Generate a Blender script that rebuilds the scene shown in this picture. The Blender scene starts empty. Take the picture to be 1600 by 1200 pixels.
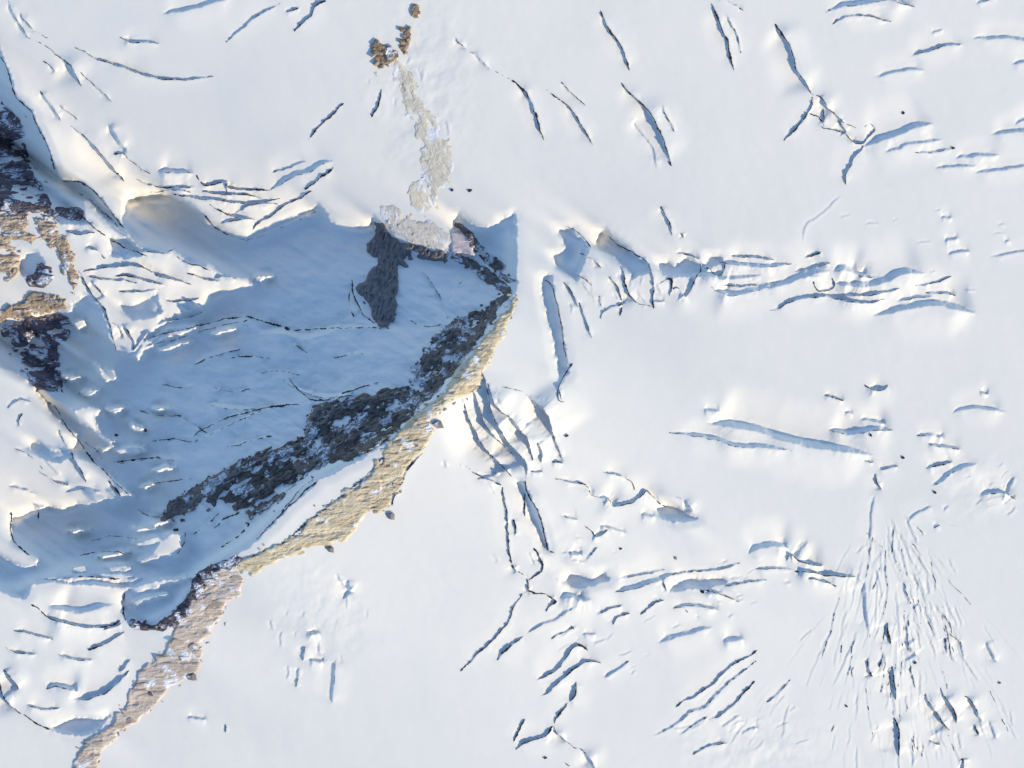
import bpy, math, random
import numpy as np

# ---------------------------------------------------------------- camera, sky, sun, exposure
scene = bpy.context.scene
SUN_EL = math.radians(22.0)                 # sun low in the east-south-east
SUN_AZ = math.radians(125.0)                # clockwise from north (+Y, top of the picture)
CAM_H = 6000.0
cam = bpy.data.cameras.new('camera'); cam_o = bpy.data.objects.new('camera', cam); scene.collection.objects.link(cam_o)
cam_o.location = (0, 0, CAM_H); cam_o.rotation_euler = (0, 0, 0)          # straight down, north up
cam.sensor_fit = 'HORIZONTAL'; cam.angle = 2 * math.atan(200.0 / CAM_H)
cam.clip_start = 500; cam.clip_end = 20000
scene.camera = cam_o

world = bpy.data.worlds.new('World'); scene.world = world; world.use_nodes = True
wn = world.node_tree.nodes; wl = world.node_tree.links
sky = wn.new('ShaderNodeTexSky'); sky.sky_type = 'NISHITA'; sky.sun_disc = False
sky.sun_elevation = SUN_EL; sky.sun_rotation = SUN_AZ; sky.altitude = 2000; sky.air_density = 1.0; sky.dust_density = 0.0; sky.ozone_density = 3.0
wl.new(sky.outputs['Color'], wn['Background'].inputs['Color']); wn['Background'].inputs['Strength'].default_value = 0.15

sun = bpy.data.lights.new('sun', 'SUN'); sun.energy = 2.65; sun.angle = math.radians(0.5); sun.color = (1.0, 0.84, 0.575)
sun_o = bpy.data.objects.new('sun', sun); scene.collection.objects.link(sun_o)
sun_o.rotation_euler = (math.radians(90) - SUN_EL, 0, math.pi - SUN_AZ); sun_o.location = (300, -200, 400)

scene.view_settings.view_transform = 'Standard'; scene.view_settings.look = 'None'
scene.view_settings.exposure = 0.70; scene.view_settings.gamma = 1.0; scene.view_settings.use_curve_mapping = False
scene.cycles.max_bounces = 4; scene.cycles.diffuse_bounces = 3
rnd = random.Random(7)

# ---------------------------------------------------------------- what the photograph shows
# ---- outlines read off the photograph, in photograph pixels (1 px = 0.25 m on the ground) ----
SHADE = [  # ground lying in the cast shadow of the ridges
 [(805,456),(785,490),(765,515),(745,545),(722,585),(700,612),(670,640),(640,665),(590,700),(545,724),(500,748),(470,775),
  (430,812),(395,850),(365,868),(325,889),(302,920),(290,945),(262,966),(238,978),(205,973),(192,955),(190,930),(205,918),(180,915),
  (130,912),(90,908),(50,912),(42,935),(25,932),(0,922),(-260,880),(-260,868),(0,868),(25,884),(58,886),(62,874),(45,863),(25,851),(17,830),(16,807),
  (30,806),(48,799),(70,793),(95,796),(120,790),(150,784),(190,778),(213,776),(185,752),(168,738),(145,722),(122,715),(112,702),(120,690),
  (118,678),(95,658),(82,645),(68,625),(50,605),(25,582),(0,572),(-260,520),(-260,505),(0,505),(40,498),(75,490),(108,488),(112,474),(135,462),(158,482),
  (165,505),(168,528),(178,545),(200,552),(212,548),(222,537),(232,520),(250,508),(272,498),(300,488),(322,478),(328,462),(345,455),(390,450),(398,442),
  (385,432),(350,428),(335,420),(322,404),(318,415),(300,412),(285,402),(272,388),(262,392),(235,388),(215,380),(198,366),(190,352),(192,330),(197,311),(215,303),
  (262,303),(290,318),(318,334),(318,347),(345,361),(382,373),(405,362),(450,343),(500,322),(511,333),(516,346),(540,354),(575,353),
  (588,341),(602,357),(622,377),(652,386),(680,397),(700,396),(703,372),(708,348),(716,336),(735,350),(760,356),(780,350),(792,340),(806,334)],
 [(-260,-60),(-10,60),(0,86),(12,110),(24,150),(46,170),(56,196),(72,226),(84,262),(92,280),(118,282),(140,294),(158,312),(172,330),(190,352),(196,368),(175,352),
  (150,330),(134,308),(128,318),(132,345),(145,348),(95,350),(78,330),(60,318),(0,312),(-260,312)],
 [(170,372),(196,372),(215,384),(222,396),(195,402),(172,402)],
 [(186,476),(205,478),(232,464),(243,462),(252,486),(235,494),(205,497),(192,488)],
 [(44,398),(58,394),(68,408),(66,425),(48,432),(30,430),(28,415)],
 # right-hand crest and the slope under the summit
 [(872,357),(893,357),(896,370),(908,372),(921,385),(915,402),(906,422),(900,440),(889,430),(870,415),(865,402),(880,395),(884,385)],
 [(936,362),(948,358),(956,370),(972,385),(990,395),(1002,404),(1013,412),(1014,425),(1000,428),(985,438),(988,428),(975,418),(966,410),(953,395),(935,388),(931,375)],
 [(1028,412),(1045,410),(1055,416),(1070,404),(1082,408),(1094,416),(1102,411),(1110,402),(1128,401),(1130,409),(1112,416),(1102,426),(1085,430),(1050,431),(1034,426)],
 [(848,433),(861,431),(863,450),(869,475),(875,500),(880,530),(885,570),(888,585),(876,590),(870,560),(862,520),(853,480),(846,450)],
 [(806,752),(818,752),(830,782),(838,800),(846,826),(856,856),(848,852),(838,828),(828,800),(816,775)],
 [(1025,796),(1040,790),(1060,792),(1075,805),(1090,808),(1075,812),(1050,814),(1030,808)],
 [(880,908),(890,895),(905,900),(925,904),(945,895),(952,905),(930,912),(905,916),(890,916)],
 [(1045,920),(1060,908),(1090,902),(1130,903),(1135,910),(1110,916),(1080,919),(1055,923)],
 [(80,1138),(105,1125),(135,1122),(160,1125),(172,1118),(152,1138),(125,1150),(100,1144)],
 [(44,690),(55,690),(85,702),(105,705),(110,713),(90,722),(70,715),(50,706)],
]
LIT = [  # sunlit snow inside those outlines
 [(701,364),(720,362),(733,372),(741,398),(704,394)],
 [(150,566),(160,575),(178,577),(182,592),(165,600),(154,585)],
 [(110,640),(140,634),(156,640),(148,655),(160,675),(180,690),(168,694),(145,675),(120,660)],
 [(206,664),(220,666),(232,671),(220,677),(206,674)],
 [(178,702),(205,697),(230,699),(226,706),(185,711)],
 [(214,874),(235,865),(252,848),(270,832),(288,835),(286,852),(276,868),(250,870),(225,880)],
 [(208,826),(240,823),(250,826),(215,832)],
 [(228,532),(260,516),(310,506),(308,516),(280,524),(245,536),(225,546),(214,566),(208,556)],
 [(112,884),(132,882),(133,894),(114,896)],[(168,884),(198,880),(208,890),(170,892)],[(120,898),(190,893),(215,898),(150,906)],
 [(722,660),(740,655),(770,668),(782,675)],
 [(822,705),(800,690),(806,700)],
]
LIT[-2] = [(757,693),(774,694),(792,706),(788,710),(772,708)]
LIT[-1] = [(752,612),(758,622),(766,650),(778,662),(772,672),(764,664),(756,642)]
LIT += [[(200,918),(240,907),(290,899),(304,905),(255,915),(215,926)],[(150,903),(190,899),(228,904),(180,910)],[(206,846),(246,840),(262,847),(216,853)],[(236,818),(262,812),(270,817),(244,823)],[(62,903),(108,897),(168,901),(110,908)],
 [(150,868),(190,860),(205,864),(165,873)],[(60,640),(66,636),(70,644),(62,650)],[(392,432),(420,428),(432,433),(405,440)],[(240,548),(275,538),(300,534),(268,546)],[(330,520),(362,512),(372,515),(340,524)]]
LIT += [[(96,590),(112,584),(130,588),(112,596)],[(120,612),(142,606),(158,610),(138,618)],[(160,640),(185,634),(200,638),(178,646)],[(238,640),(262,636),(270,640),(248,645)],[(150,700),(172,694),(180,698),(160,706)],[(236,735),(262,728),(275,731),(250,740)],
 [(215,760),(240,754),(250,757),(228,765)],[(205,940),(232,930),(262,924),(270,929),(238,939),(214,948)],[(100,830),(130,826),(142,829),(115,835)],[(30,520),(46,514),(52,524),(40,534)],[(110,505),(128,498),(134,508),(120,516)]]
# snow steps: (darkness of the strip painted for shade in the lip 0..1, width of the shadow strip in px, line)
STEPS = [
 (.3,4,[(12,0),(25,28),(45,62)]),(.5,10,[(42,58),(60,66),(75,75),(95,90),(110,103),(118,120),(126,135)]),(.9,2,[(65,95),(75,100),(86,113)]),
 (.4,5,[(115,73),(135,82),(150,92),(175,100),(200,108),(220,116),(250,122),(280,125),(310,123),(335,118)]),(.3,5,[(185,57),(195,62),(210,66),(252,68)]),
 (.1,8,[(250,23),(280,20),(310,14),(335,5),(370,-4)]),(.4,4,[(350,68),(370,52),(400,28),(420,16),(440,6)]),
 (.5,6,[(90,163),(100,172),(112,180),(122,188)]),(.5,12,[(100,190),(125,208),(150,232),(165,250),(178,265),(195,285)]),(0,6,[(143,190),(165,192),(175,203),(185,220),(200,238)]),
 (.7,3,[(175,240),(190,240),(205,252),(220,263),(235,270)]),(.5,5,[(210,278),(225,285),(245,291),(275,293),(310,292)]),(.3,7,[(245,265),(260,268),(280,270),(303,270)]),
 (.8,4,[(305,272),(316,287),(330,288),(355,284),(356,293),(380,296),(420,297)]),(.6,6,[(268,303),(300,308),(335,312),(370,316),(400,318),(440,308)]),
 (.6,5,[(310,296),(345,303),(385,304),(410,312)]),(.8,4,[(352,285),(354,300),(350,306)]),(.7,5,[(325,318),(345,330),(372,340),(400,343)]),(.5,4,[(360,335),(385,322),(410,318),(435,318)]),
 (.9,4,[(392,358),(405,345),(425,336),(440,322),(465,310),(490,298)]),(.5,5,[(340,348),(365,345),(390,340)]),
 (1,5,[(460,50),(472,38),(487,25),(492,12),(510,0)]),(.9,3,[(445,20),(460,17),(470,14)]),(.8,2,[(480,220),(492,205),(505,192),(520,178),(540,160)]),(1,4,[(580,185),(588,170),(594,155),(596,138)]),
 (.2,9,[(418,299),(440,286),(460,276),(485,268),(500,258),(525,250)]),(.8,5,[(475,298),(490,285),(500,277),(515,268),(523,260)]),
 (.15,7,[(710,55),(716,68),(728,76),(745,87),(760,103),(775,112),(800,125)]),(1,5,[(800,125),(815,138),(828,155),(835,175),(842,195),(850,220)]),
 (1,4,[(938,15),(946,35),(958,55),(970,72),(977,90),(985,112)]),(.8,3,[(852,138),(865,148),(885,163),(900,183),(912,203),(926,228)]),(.4,4,[(875,128),(885,138),(900,152),(916,165)]),
 (.9,9,[(970,128),(985,148),(1000,160),(1015,175),(1026,195),(1036,215),(1042,235),(1049,260)]),(.3,2,[(1032,163),(1040,180),(1050,195),(1054,210)]),(.1,2,[(985,180),(1000,205),(1020,230),(1028,270)]),
 (1,5,[(1112,5),(1122,30),(1130,50),(1138,65),(1141,90),(1146,112)]),(.5,2,[(1132,20),(1142,40),(1152,55),(1158,85)]),(.3,12,[(1120,-8),(1140,4),(1162,18)]),
 (.7,9,[(1210,35),(1222,52),(1232,68),(1240,92),(1247,112),(1258,128),(1268,147)]),(1,4,[(1270,150),(1268,165),(1260,180),(1245,200),(1225,220)]),
 (.6,9,[(1268,146),(1285,155),(1292,168),(1305,178),(1320,192),(1340,200)]),(.8,4,[(1265,178),(1278,182),(1285,190),(1286,200),(1305,203),(1322,210),(1335,222),(1350,222),(1358,212),(1368,202),(1360,193),(1350,198)]),
 (.5,3,[(1287,168),(1287,198)]),(.5,3,[(1310,188),(1325,207)]),(.8,7,[(1350,225),(1345,235),(1335,245),(1330,260),(1322,275),(1321,290)]),
 (.1,14,[(1346,228),(1365,224),(1385,218),(1410,210),(1430,200),(1462,190)]),(.1,7,[(1380,238),(1405,234),(1420,225),(1450,222),(1478,216)]),
 (.3,10,[(1290,20),(1300,14),(1330,9),(1360,5),(1385,0),(1410,5),(1432,12)]),(.6,3,[(1297,40),(1310,32),(1325,25),(1358,25),(1378,30),(1395,33)]),
 (.4,7,[(1420,88),(1440,82),(1468,75),(1480,70),(1510,68)]),(.1,5,[(1515,60),(1540,60),(1580,60),(1600,62),(1640,66)]),(.1,5,[(1365,122),(1388,115),(1410,110),(1450,108)]),
 (.1,7,[(1490,248),(1515,245),(1540,243),(1565,240)]),(0,3,[(1460,262),(1490,260),(1530,259)]),(.1,6,[(1520,270),(1555,267),(1600,260),(1640,252)]),(0,9,[(1545,210),(1575,208),(1600,205),(1650,202)]),
 (.1,6,[(1585,195),(1600,188),(1630,180)]),(0,5,[(1580,100),(1600,97),(1640,95)]),(0,3,[(1455,52),(1475,45)]),(.3,3,[(1430,237),(1460,237),(1490,231)]),(.2,4,[(1525,5),(1535,2),(1560,-6)]),
 (.8,4,[(1032,320),(1040,338),(1047,350),(1050,370)]),(.4,2,[(1063,363),(1070,372)]),(.8,0,[(885,352),(900,362),(912,370),(925,388)]),(.8,0,[(950,368),(965,382),(985,392),(1005,405),(1013,412)]),
 (1,0,[(850,437),(862,445),(868,465),(875,495),(880,520),(883,560)]),(1,3,[(893,566),(890,575),(880,590),(872,605),(878,625)]),(.8,4,[(900,430),(915,438),(925,447)]),(.2,2,[(935,460),(940,480)]),
 (.7,3,[(940,500),(942,488),(950,482),(965,478),(974,476),(968,495)]),(.6,5,[(968,413),(975,425),(977,445),(980,457),(988,465),(1000,475),(1018,480)]),(.6,5,[(1021,484),(1021,455),(1018,430),(1012,410)]),
 (.3,3,[(1020,472),(1040,470)]),(.8,3,[(1046,465),(1048,435),(1030,444)]),(.8,7,[(1048,450),(1062,450),(1070,463),(1080,447),(1092,425),(1095,410)]),
 (.2,10,[(1092,430),(1105,440),(1120,455),(1145,462),(1170,458),(1200,448),(1225,440)]),(.1,9,[(1092,424),(1110,432),(1140,436),(1170,434),(1195,430)]),
 (.3,9,[(1120,410),(1140,412),(1170,416),(1200,418),(1240,411)]),(.7,3,[(1098,420),(1108,418),(1116,428),(1128,428),(1132,418),(1133,408)]),
 (.1,13,[(1195,452),(1225,446),(1250,436),(1275,428),(1300,422)]),(.1,14,[(1300,442),(1330,448),(1360,448),(1385,442),(1400,433),(1420,427),(1450,428)]),
 (.4,8,[(1200,487),(1220,480),(1240,470),(1260,465),(1290,463),(1320,470),(1360,473),(1390,466)]),(.2,9,[(1300,424),(1320,422),(1335,426),(1350,433),(1365,434)]),
 (.1,13,[(1360,494),(1385,491),(1410,485),(1435,480),(1465,478),(1490,482),(1510,487),(1530,490)]),(.3,4,[(1430,446),(1450,445),(1470,440),(1490,430)]),(.3,4,[(1445,457),(1465,458),(1480,458),(1497,464)]),
 (.5,3,[(1258,402),(1275,398),(1285,392)]),(.1,4,[(1480,398),(1500,393),(1518,393)]),(.1,4,[(1545,402),(1575,397),(1600,392),(1640,386)]),(0,4,[(1470,340),(1490,340)]),(0,5,[(1475,377),(1502,373)]),(0,4,[(1570,378),(1582,374)]),
 (.7,2,[(1272,438),(1275,450),(1285,455),(1300,452),(1304,443),(1300,432)]),(0,1.5,[(1320,300),(1300,320),(1275,340),(1258,355),(1255,385)]),
 (.8,0,[(870,608),(874,625),(882,628)]),(.1,15,[(1100,660),(1135,667),(1165,671),(1190,676),(1210,686),(1240,694),(1280,702),(1320,706),(1370,712)]),(.3,7,[(1045,676),(1075,680),(1100,684),(1120,688),(1150,697),(1200,701),(1240,704)]),
 (0,5,[(1098,641),(1127,643)]),(.6,7,[(865,748),(885,752),(910,755),(918,762),(925,775),(950,779),(958,791),(985,786),(1005,772),(1012,767),(1025,782),(1042,792)]),(.2,6,[(1055,776),(1070,783),(1082,798)]),(0,5,[(1000,805),(1025,807)]),
 (.5,4,[(940,737),(960,740),(980,748),(990,758),(992,768)]),(.3,3,[(863,790),(875,803),(890,810),(905,812)]),(.7,6,[(912,820),(922,828),(932,837),(945,832),(950,826)]),(.1,3,[(935,820),(960,827),(980,833)]),
 (.1,7,[(890,861),(910,868)]),(.3,3,[(915,878),(925,865),(935,853)]),(.8,3,[(820,748),(823,765),(835,790),(845,810),(850,835),(858,858),(868,863)]),(1,3,[(820,768),(820,808)]),(.8,6,[(803,810),(806,825),(803,838)]),
 (1,3,[(835,855),(840,865),(848,880),(847,890),(838,897),(825,905)]),(.6,3,[(800,880),(805,890),(820,898)]),(.4,4,[(828,736),(850,737)]),(.4,6,[(862,720),(880,723)]),
 (.7,5,[(726,725),(740,737),(760,748),(784,757)]),(1,3,[(784,757),(788,780),(793,812),(794,850),(799,880)]),
 (.3,10,[(1290,672),(1310,676),(1325,679),(1340,677),(1370,673),(1400,672)]),(0,4,[(1320,645),(1335,647)]),(0,5,[(1342,656),(1362,658),(1385,664)]),(.5,3,[(1287,618),(1305,622),(1322,627)]),
 (.7,8,[(1350,600),(1365,609),(1380,609),(1390,600)]),(1,2,[(1350,720),(1366,724)]),(.5,5,[(1372,736),(1385,733),(1405,728)]),(.9,3,[(1368,740),(1370,755),(1378,765)]),
 (.1,6,[(1485,648),(1505,641),(1530,638),(1550,641),(1575,644)]),(.2,5,[(1430,680),(1455,681),(1475,683),(1483,690)]),(.2,6,[(1450,693),(1475,699),(1505,703)]),(.6,6,[(1447,733),(1470,727),(1492,722)]),
 (.3,9,[(1455,760),(1475,751),(1490,739),(1510,731),(1532,724)]),(.4,7,[(1530,773),(1555,772),(1570,770),(1592,782)]),(.1,4,[(1420,817),(1435,802),(1460,791)]),(0,3,[(1475,800),(1485,790)]),(.3,4,[(1458,826),(1470,819)]),
 (.1,13,[(1168,866),(1190,857),(1215,854),(1232,858)]),(.5,9,[(1228,880),(1236,866),(1248,876),(1265,882),(1290,884)]),(.6,8,[(1240,892),(1270,895),(1300,900),(1340,902)]),(.5,5,[(1262,904),(1290,909),(1306,916)]),
 (0,3,[(1368,770),(1364,800),(1360,850)]),(.4,4,[(1532,611),(1548,616)]),(.6,5,[(1336,901),(1350,912)]),
 (.8,3,[(825,900),(825,920),(831,925),(850,927),(855,930),(868,938),(860,945),(850,957)]),(.8,3,[(718,1050),(735,1032),(760,1010),(780,990),(795,970),(802,950),(810,935),(818,925)]),
 (.8,8,[(775,1032),(785,1021),(800,1008),(820,992)]),(.2,5,[(820,992),(845,977),(870,967),(885,957),(903,944)]),(.1,10,[(872,932),(890,933),(910,940),(925,934)]),
 (.7,7,[(835,1065),(850,1056),(865,1049),(875,1041),(885,1027),(897,1010),(910,1010),(917,1017)]),(.7,7,[(843,1088),(855,1081),(865,1071),(880,1059),(900,1043),(915,1033),(940,1036)]),
 (1,9,[(900,1064),(898,1087),(887,1097)]),(.9,5,[(887,1097),(878,1110),(870,1121),(865,1132)]),(.9,7,[(865,1132),(850,1151),(830,1157),(815,1163),(805,1171)]),(.5,6,[(865,1132),(870,1145),(880,1155),(895,1165),(910,1172),(925,1190),(932,1206)]),
 (.9,2,[(821,1122),(812,1138),(800,1160)]),(.3,10,[(958,926),(980,922),(1005,915),(1030,906),(1060,893)]),(.7,3,[(1034,905),(1040,920),(1043,925)]),(.6,3,[(1000,962),(1010,952),(1022,943),(1040,935)]),(.5,4,[(955,978),(965,962),(985,958)]),(.1,4,[(910,991),(932,991)]),(.2,2,[(890,975),(905,988)]),
 (.2,6,[(1047,953),(1065,947),(1080,945),(1110,950),(1125,955)]),(.3,3,[(1064,946),(1082,960)]),(0,9,[(1025,1004),(1050,998),(1080,989),(1115,979)]),(0,8,[(1128,1001),(1150,1001),(1164,999)]),(.5,3,[(1097,920),(1120,926),(1155,940)]),(.2,3,[(1100,926),(1130,926)]),
 (.8,4,[(1055,1105),(1068,1095),(1085,1088),(1100,1078),(1115,1068),(1130,1050),(1150,1035),(1165,1027),(1185,1015)]),(.3,4,[(1005,1150),(1025,1148),(1050,1135),(1080,1113),(1100,1105),(1120,1085),(1145,1062),(1165,1045),(1187,1028)]),
 (.8,4,[(1105,1125),(1120,1120),(1140,1105),(1152,1095),(1160,1085),(1172,1072),(1178,1063)]),(.1,3,[(1125,1138),(1145,1125),(1158,1118)]),(.1,3,[(1155,1150),(1178,1137),(1192,1150)]),(.4,2,[(865,1180),(880,1190),(892,1200)]),
 (.1,7,[(1350,905),(1353,930),(1358,990)]),(1,6,[(1386,972),(1388,988),(1393,1006)]),(.3,3,[(1412,905),(1418,930),(1425,946)]),(.5,4,[(1436,942),(1427,955)]),(.9,2,[(1421,968),(1422,980)]),
 (.7,4,[(1357,1025),(1357,1040),(1362,1055),(1368,1058)]),(.7,3,[(1383,1020),(1377,1034),(1373,1044)]),(.7,8,[(1393,1040),(1397,1060),(1399,1095)]),(.3,2,[(1380,1065),(1377,1085)]),(.8,2,[(1423,1038),(1426,1060),(1430,1078)]),(.3,6,[(1416,1003),(1424,1014),(1432,1026)]),
 (.5,6,[(1446,1080),(1450,1095),(1465,1115),(1475,1132),(1485,1142)]),(.8,8,[(1475,1088),(1485,1100),(1493,1115),(1496,1132)]),(.5,7,[(1500,1088),(1512,1090),(1525,1105),(1530,1120),(1537,1130)]),(.9,5,[(1524,1132),(1530,1152)]),
 (.7,10,[(1398,1120),(1404,1140),(1404,1182)]),(.5,3,[(1477,995),(1480,1015),(1483,1022)]),(.4,3,[(1478,985),(1500,1005),(1508,1033)]),(.1,3,[(1540,1003),(1560,1035)]),(.6,7,[(1496,1192),(1505,1187),(1506,1206)]),(.1,3,[(1546,1125),(1560,1155)]),(.6,2,[(1433,1166),(1435,1174)]),(.6,3,[(1452,1158),(1470,1165)]),
 (0,9,[(545,903),(548,920),(562,928)]),(.6,6,[(477,1008),(475,1022),(474,1032)]),(.1,5,[(484,1031),(508,1036)]),(.2,7,[(526,1026),(523,1055),(519,1102)]),(0,9,[(478,985),(490,992),(503,990)]),(.2,3,[(468,1040),(463,1075)]),(.5,2,[(353,1130),(354,1146)]),(0,4,[(292,1120),(310,1124),(325,1125)]),
 (.1,12,[(58,922),(75,942),(95,952),(120,957),(150,952),(182,942)]),(.7,7,[(48,944),(60,951),(85,968),(120,977),(160,980),(192,968)]),(.9,6,[(138,1016),(160,1007),(180,995),(197,985)]),(.5,5,[(160,984),(192,974)]),(.8,5,[(185,1050),(195,1042),(206,1030)]),
 (.4,11,[(115,1092),(140,1091),(165,1081),(185,1067),(202,1046)]),(.3,8,[(70,1077),(85,1073),(100,1075),(125,1081)]),(.6,10,[(5,1045),(15,1055),(32,1078)]),(.7,8,[(0,1060),(5,1085),(15,1100),(35,1115),(60,1132),(80,1138)]),
 (.8,2,[(36,646),(28,658),(31,667)]),(.6,9,[(108,700),(115,715),(125,732),(134,754)]),(.1,3,[(50,705),(70,720),(96,746)]),(.8,3,[(168,750),(182,765),(190,778)]),(.8,4,[(18,800),(17,830),(25,850),(48,868)]),
 (.6,7,[(128,425),(150,420),(175,417),(200,414),(222,418),(245,430),(275,437),(300,445)]),(.4,4,[(130,430),(160,436),(190,438),(215,442)]),(.5,8,[(195,395),(225,392),(255,395),(275,388)]),
 (.6,5,[(140,438),(155,455),(163,465)]),(.5,6,[(188,505),(200,518),(208,535),(205,548)]),(.5,6,[(205,548),(220,530),(232,512)]),(.4,8,[(240,508),(270,500),(300,493),(320,486)]),(.5,6,[(275,400),(290,410),(310,415),(330,425)]),
 # hollows inside the shadow
 (.1,12,[(300,570),(330,556),(360,549),(378,545)]),(.3,16,[(225,541),(260,534),(300,522),(340,510),(400,498)]),(.1,12,[(400,515),(440,520),(480,530),(530,516),(585,510)]),(.1,8,[(450,535),(470,545),(492,562)]),
 (.4,8,[(300,692),(350,668),(400,645),(440,632),(470,633)]),(.2,10,[(440,590),(460,606),(500,620),(560,618)]),(.2,12,[(380,376),(420,362),(460,345),(507,322)]),(.2,8,[(320,628),(350,638),(400,640)]),
 (.5,6,[(545,455),(545,478),(555,497)]),(.2,10,[(180,725),(215,720),(250,716),(280,722)]),(.3,6,[(210,795),(230,805),(255,808)]),(.5,5,[(290,830),(288,850),(276,868)]),
 (.7,6,[(220,531),(270,518),(320,506),(380,495),(440,510)]),(.6,0,[(300,571),(330,557),(376,545)]),(.6,5,[(458,538),(472,546),(492,561)]),(.7,4,[(300,681),(330,664),(360,651),(405,640),(450,632)]),
 (.5,4,[(270,645),(298,660),(325,676)]),(.5,5,[(450,590),(470,612),(497,626),(545,612),(592,596)]),(.5,4,[(440,516),(500,514),(590,511)]),(.7,3,[(550,436),(553,460),(566,488),(586,506)]),(.6,4,[(175,722),(210,718),(252,714)]),
 (.7,3,[(125,335),(150,358),(190,384),(230,400)]),(.7,0,[(82,632),(100,662),(120,688),(150,724),(200,773)]),(.6,3,[(120,420),(140,455),(165,490),(180,548)]),
 (.7,0,[(0,86),(12,111),(24,150),(46,171),(56,196),(72,226),(84,264)]),(.7,0,[(95,281),(118,283),(140,294),(165,321),(192,357)]),(.6,0,[(318,336),(345,362),(382,374)]),(.6,0,[(400,845),(430,812),(470,775),(500,748)]),
 (.9,0,[(372,880),(400,866),(440,850),(478,818),(520,786),(560,755),(595,720),(625,688)]),(.6,0,[(198,972),(192,950),(195,925)]),(.7,3,[(612,790),(620,771),(628,756),(636,736),(662,706)]),(.5,0,[(548,836),(560,816),(572,797)]),
 (.5,3,[(360,560),(395,556),(425,562)]),(.4,3,[(520,560),(555,552),(570,555)]),(.5,3,[(330,605),(365,612),(400,606)]),(.5,3,[(395,585),(430,580),(470,586)]),(.4,3,[(250,600),(285,605),(310,598)]),(.5,3,[(215,640),(250,650),(285,648)]),
 (.5,3,[(350,700),(390,690),(430,680)]),(.4,3,[(660,420),(690,470),(700,500)]),(.4,3,[(700,470),(715,445),(730,430)]),(.5,3,[(640,500),(665,510),(690,506)]),(.5,3,[(225,760),(262,752),(300,748)]),(.5,3,[(235,690),(270,686),(300,690)]),
 (.6,3,[(60,800),(58,815)]),(.5,3,[(140,845),(180,838),(215,842)]),(.5,3,[(120,868),(165,862),(210,866)]),(.5,4,[(80,905),(130,900),(190,905)]),(.5,3,[(330,830),(350,812),(375,800)]),(.5,3,[(345,855),(375,835),(395,812)]),(.5,3,[(300,835),(322,822),(345,800)]),
 (.5,3,[(420,790),(440,770),(465,755)]),(.5,3,[(440,800),(470,765),(495,745)]),
 (.5,20,[(783,604),(815,612),(835,628),(852,644),(861,668),(868,690)]),(.6,15,[(762,596),(772,630),(798,655),(822,684),(834,722)]),(.6,17,[(751,572),(760,604),(767,638),(782,672),(802,700),(822,722),(821,750)]),
 (.6,15,[(738,606),(750,640),(764,672),(788,695),(804,712)]),(.8,10,[(722,622),(736,660),(756,698),(786,730),(800,746)]),(.4,8,[(838,690),(846,706),(846,724)]),(.4,6,[(862,680),(872,700),(877,716)]),
 (.4,4,[(10,640),(30,625),(48,628)]),(.3,4,[(20,700),(45,712),(70,735)]),(.4,4,[(60,735),(85,752),(110,760)]),(.3,4,[(100,770),(130,765),(160,770)]),(.4,4,[(90,670),(100,690),(106,705)]),(.3,4,[(10,760),(35,765),(60,775)]),(.5,4,[(130,690),(150,705),(160,718)]),
 (.5,5,[(100,360),(125,366),(150,362)]),(.4,5,[(130,385),(150,392),(166,405)]),(.5,5,[(175,430),(205,432),(235,440),(262,446)]),(.4,4,[(180,455),(215,456),(250,452)]),(.5,4,[(255,470),(285,470),(312,466)]),(.5,4,[(290,425),(315,434),(345,442)]),(.4,4,[(168,500),(185,512),(195,530)]),
 (.5,4,[(330,436),(350,432),(372,438)]),(.5,5,[(150,322),(170,340),(185,356)]),(.3,5,[(120,300),(140,312),(150,325)]),(.4,4,[(20,985),(50,990),(85,1000)]),(.3,4,[(90,1020),(120,1030),(150,1030)]),(.4,4,[(10,1010),(30,1020),(60,1022)]),(.4,4,[(40,1100),(70,1108),(100,1104)]),
 (.3,4,[(230,300),(262,297),(300,300)]),(.4,4,[(420,270),(450,262),(480,250)]),(.3,4,[(60,140),(80,165),(95,190)]),(.3,4,[(120,110),(150,135),(175,160)]),(.3,3,[(30,20),(50,45),(75,60)]),
 (.5,4,[(905,395),(925,405),(940,420)]),(.5,4,[(880,440),(895,460),(905,480)]),(.4,3,[(905,470),(915,500),(925,530)]),(.5,4,[(950,430),(965,450),(970,470)]),(.4,4,[(1055,395),(1075,398),(1095,405)]),(.4,5,[(1140,400),(1175,402),(1210,406)]),(.4,5,[(1240,425),(1270,418),(1300,410)]),
 (.4,6,[(1310,460),(1345,462),(1380,458),(1410,450)]),(.3,5,[(1400,470),(1430,466),(1460,462)]),(.4,4,[(1130,445),(1160,448),(1190,444)]),(.3,4,[(960,905),(1000,898),(1040,890)]),(.4,4,[(1040,900),(1080,893),(1120,890),(1160,878)]),(.4,4,[(1130,915),(1165,910),(1200,905)]),
 (.3,4,[(1180,890),(1210,888),(1240,890)]),(.4,3,[(930,960),(955,950),(975,945)]),(.4,3,[(860,1000),(885,985),(905,975)]),(.4,3,[(940,1060),(965,1045),(985,1030)]),(.4,3,[(1060,1150),(1085,1132),(1110,1118)]),(.4,3,[(1080,1180),(1110,1165),(1140,1160)]),(.3,3,[(1195,1100),(1215,1085),(1235,1060)]),
]
# ---- terrain: a height field whose steps and basins throw the shadows ----
PX = 0.25                                   # metres per photograph pixel
E_TAN = math.tan(SUN_EL)
SD = np.array([-math.sin(SUN_AZ), math.cos(SUN_AZ)])      # image-plane direction the shadows fall (x right, y down)
CELL = 2.25
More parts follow.
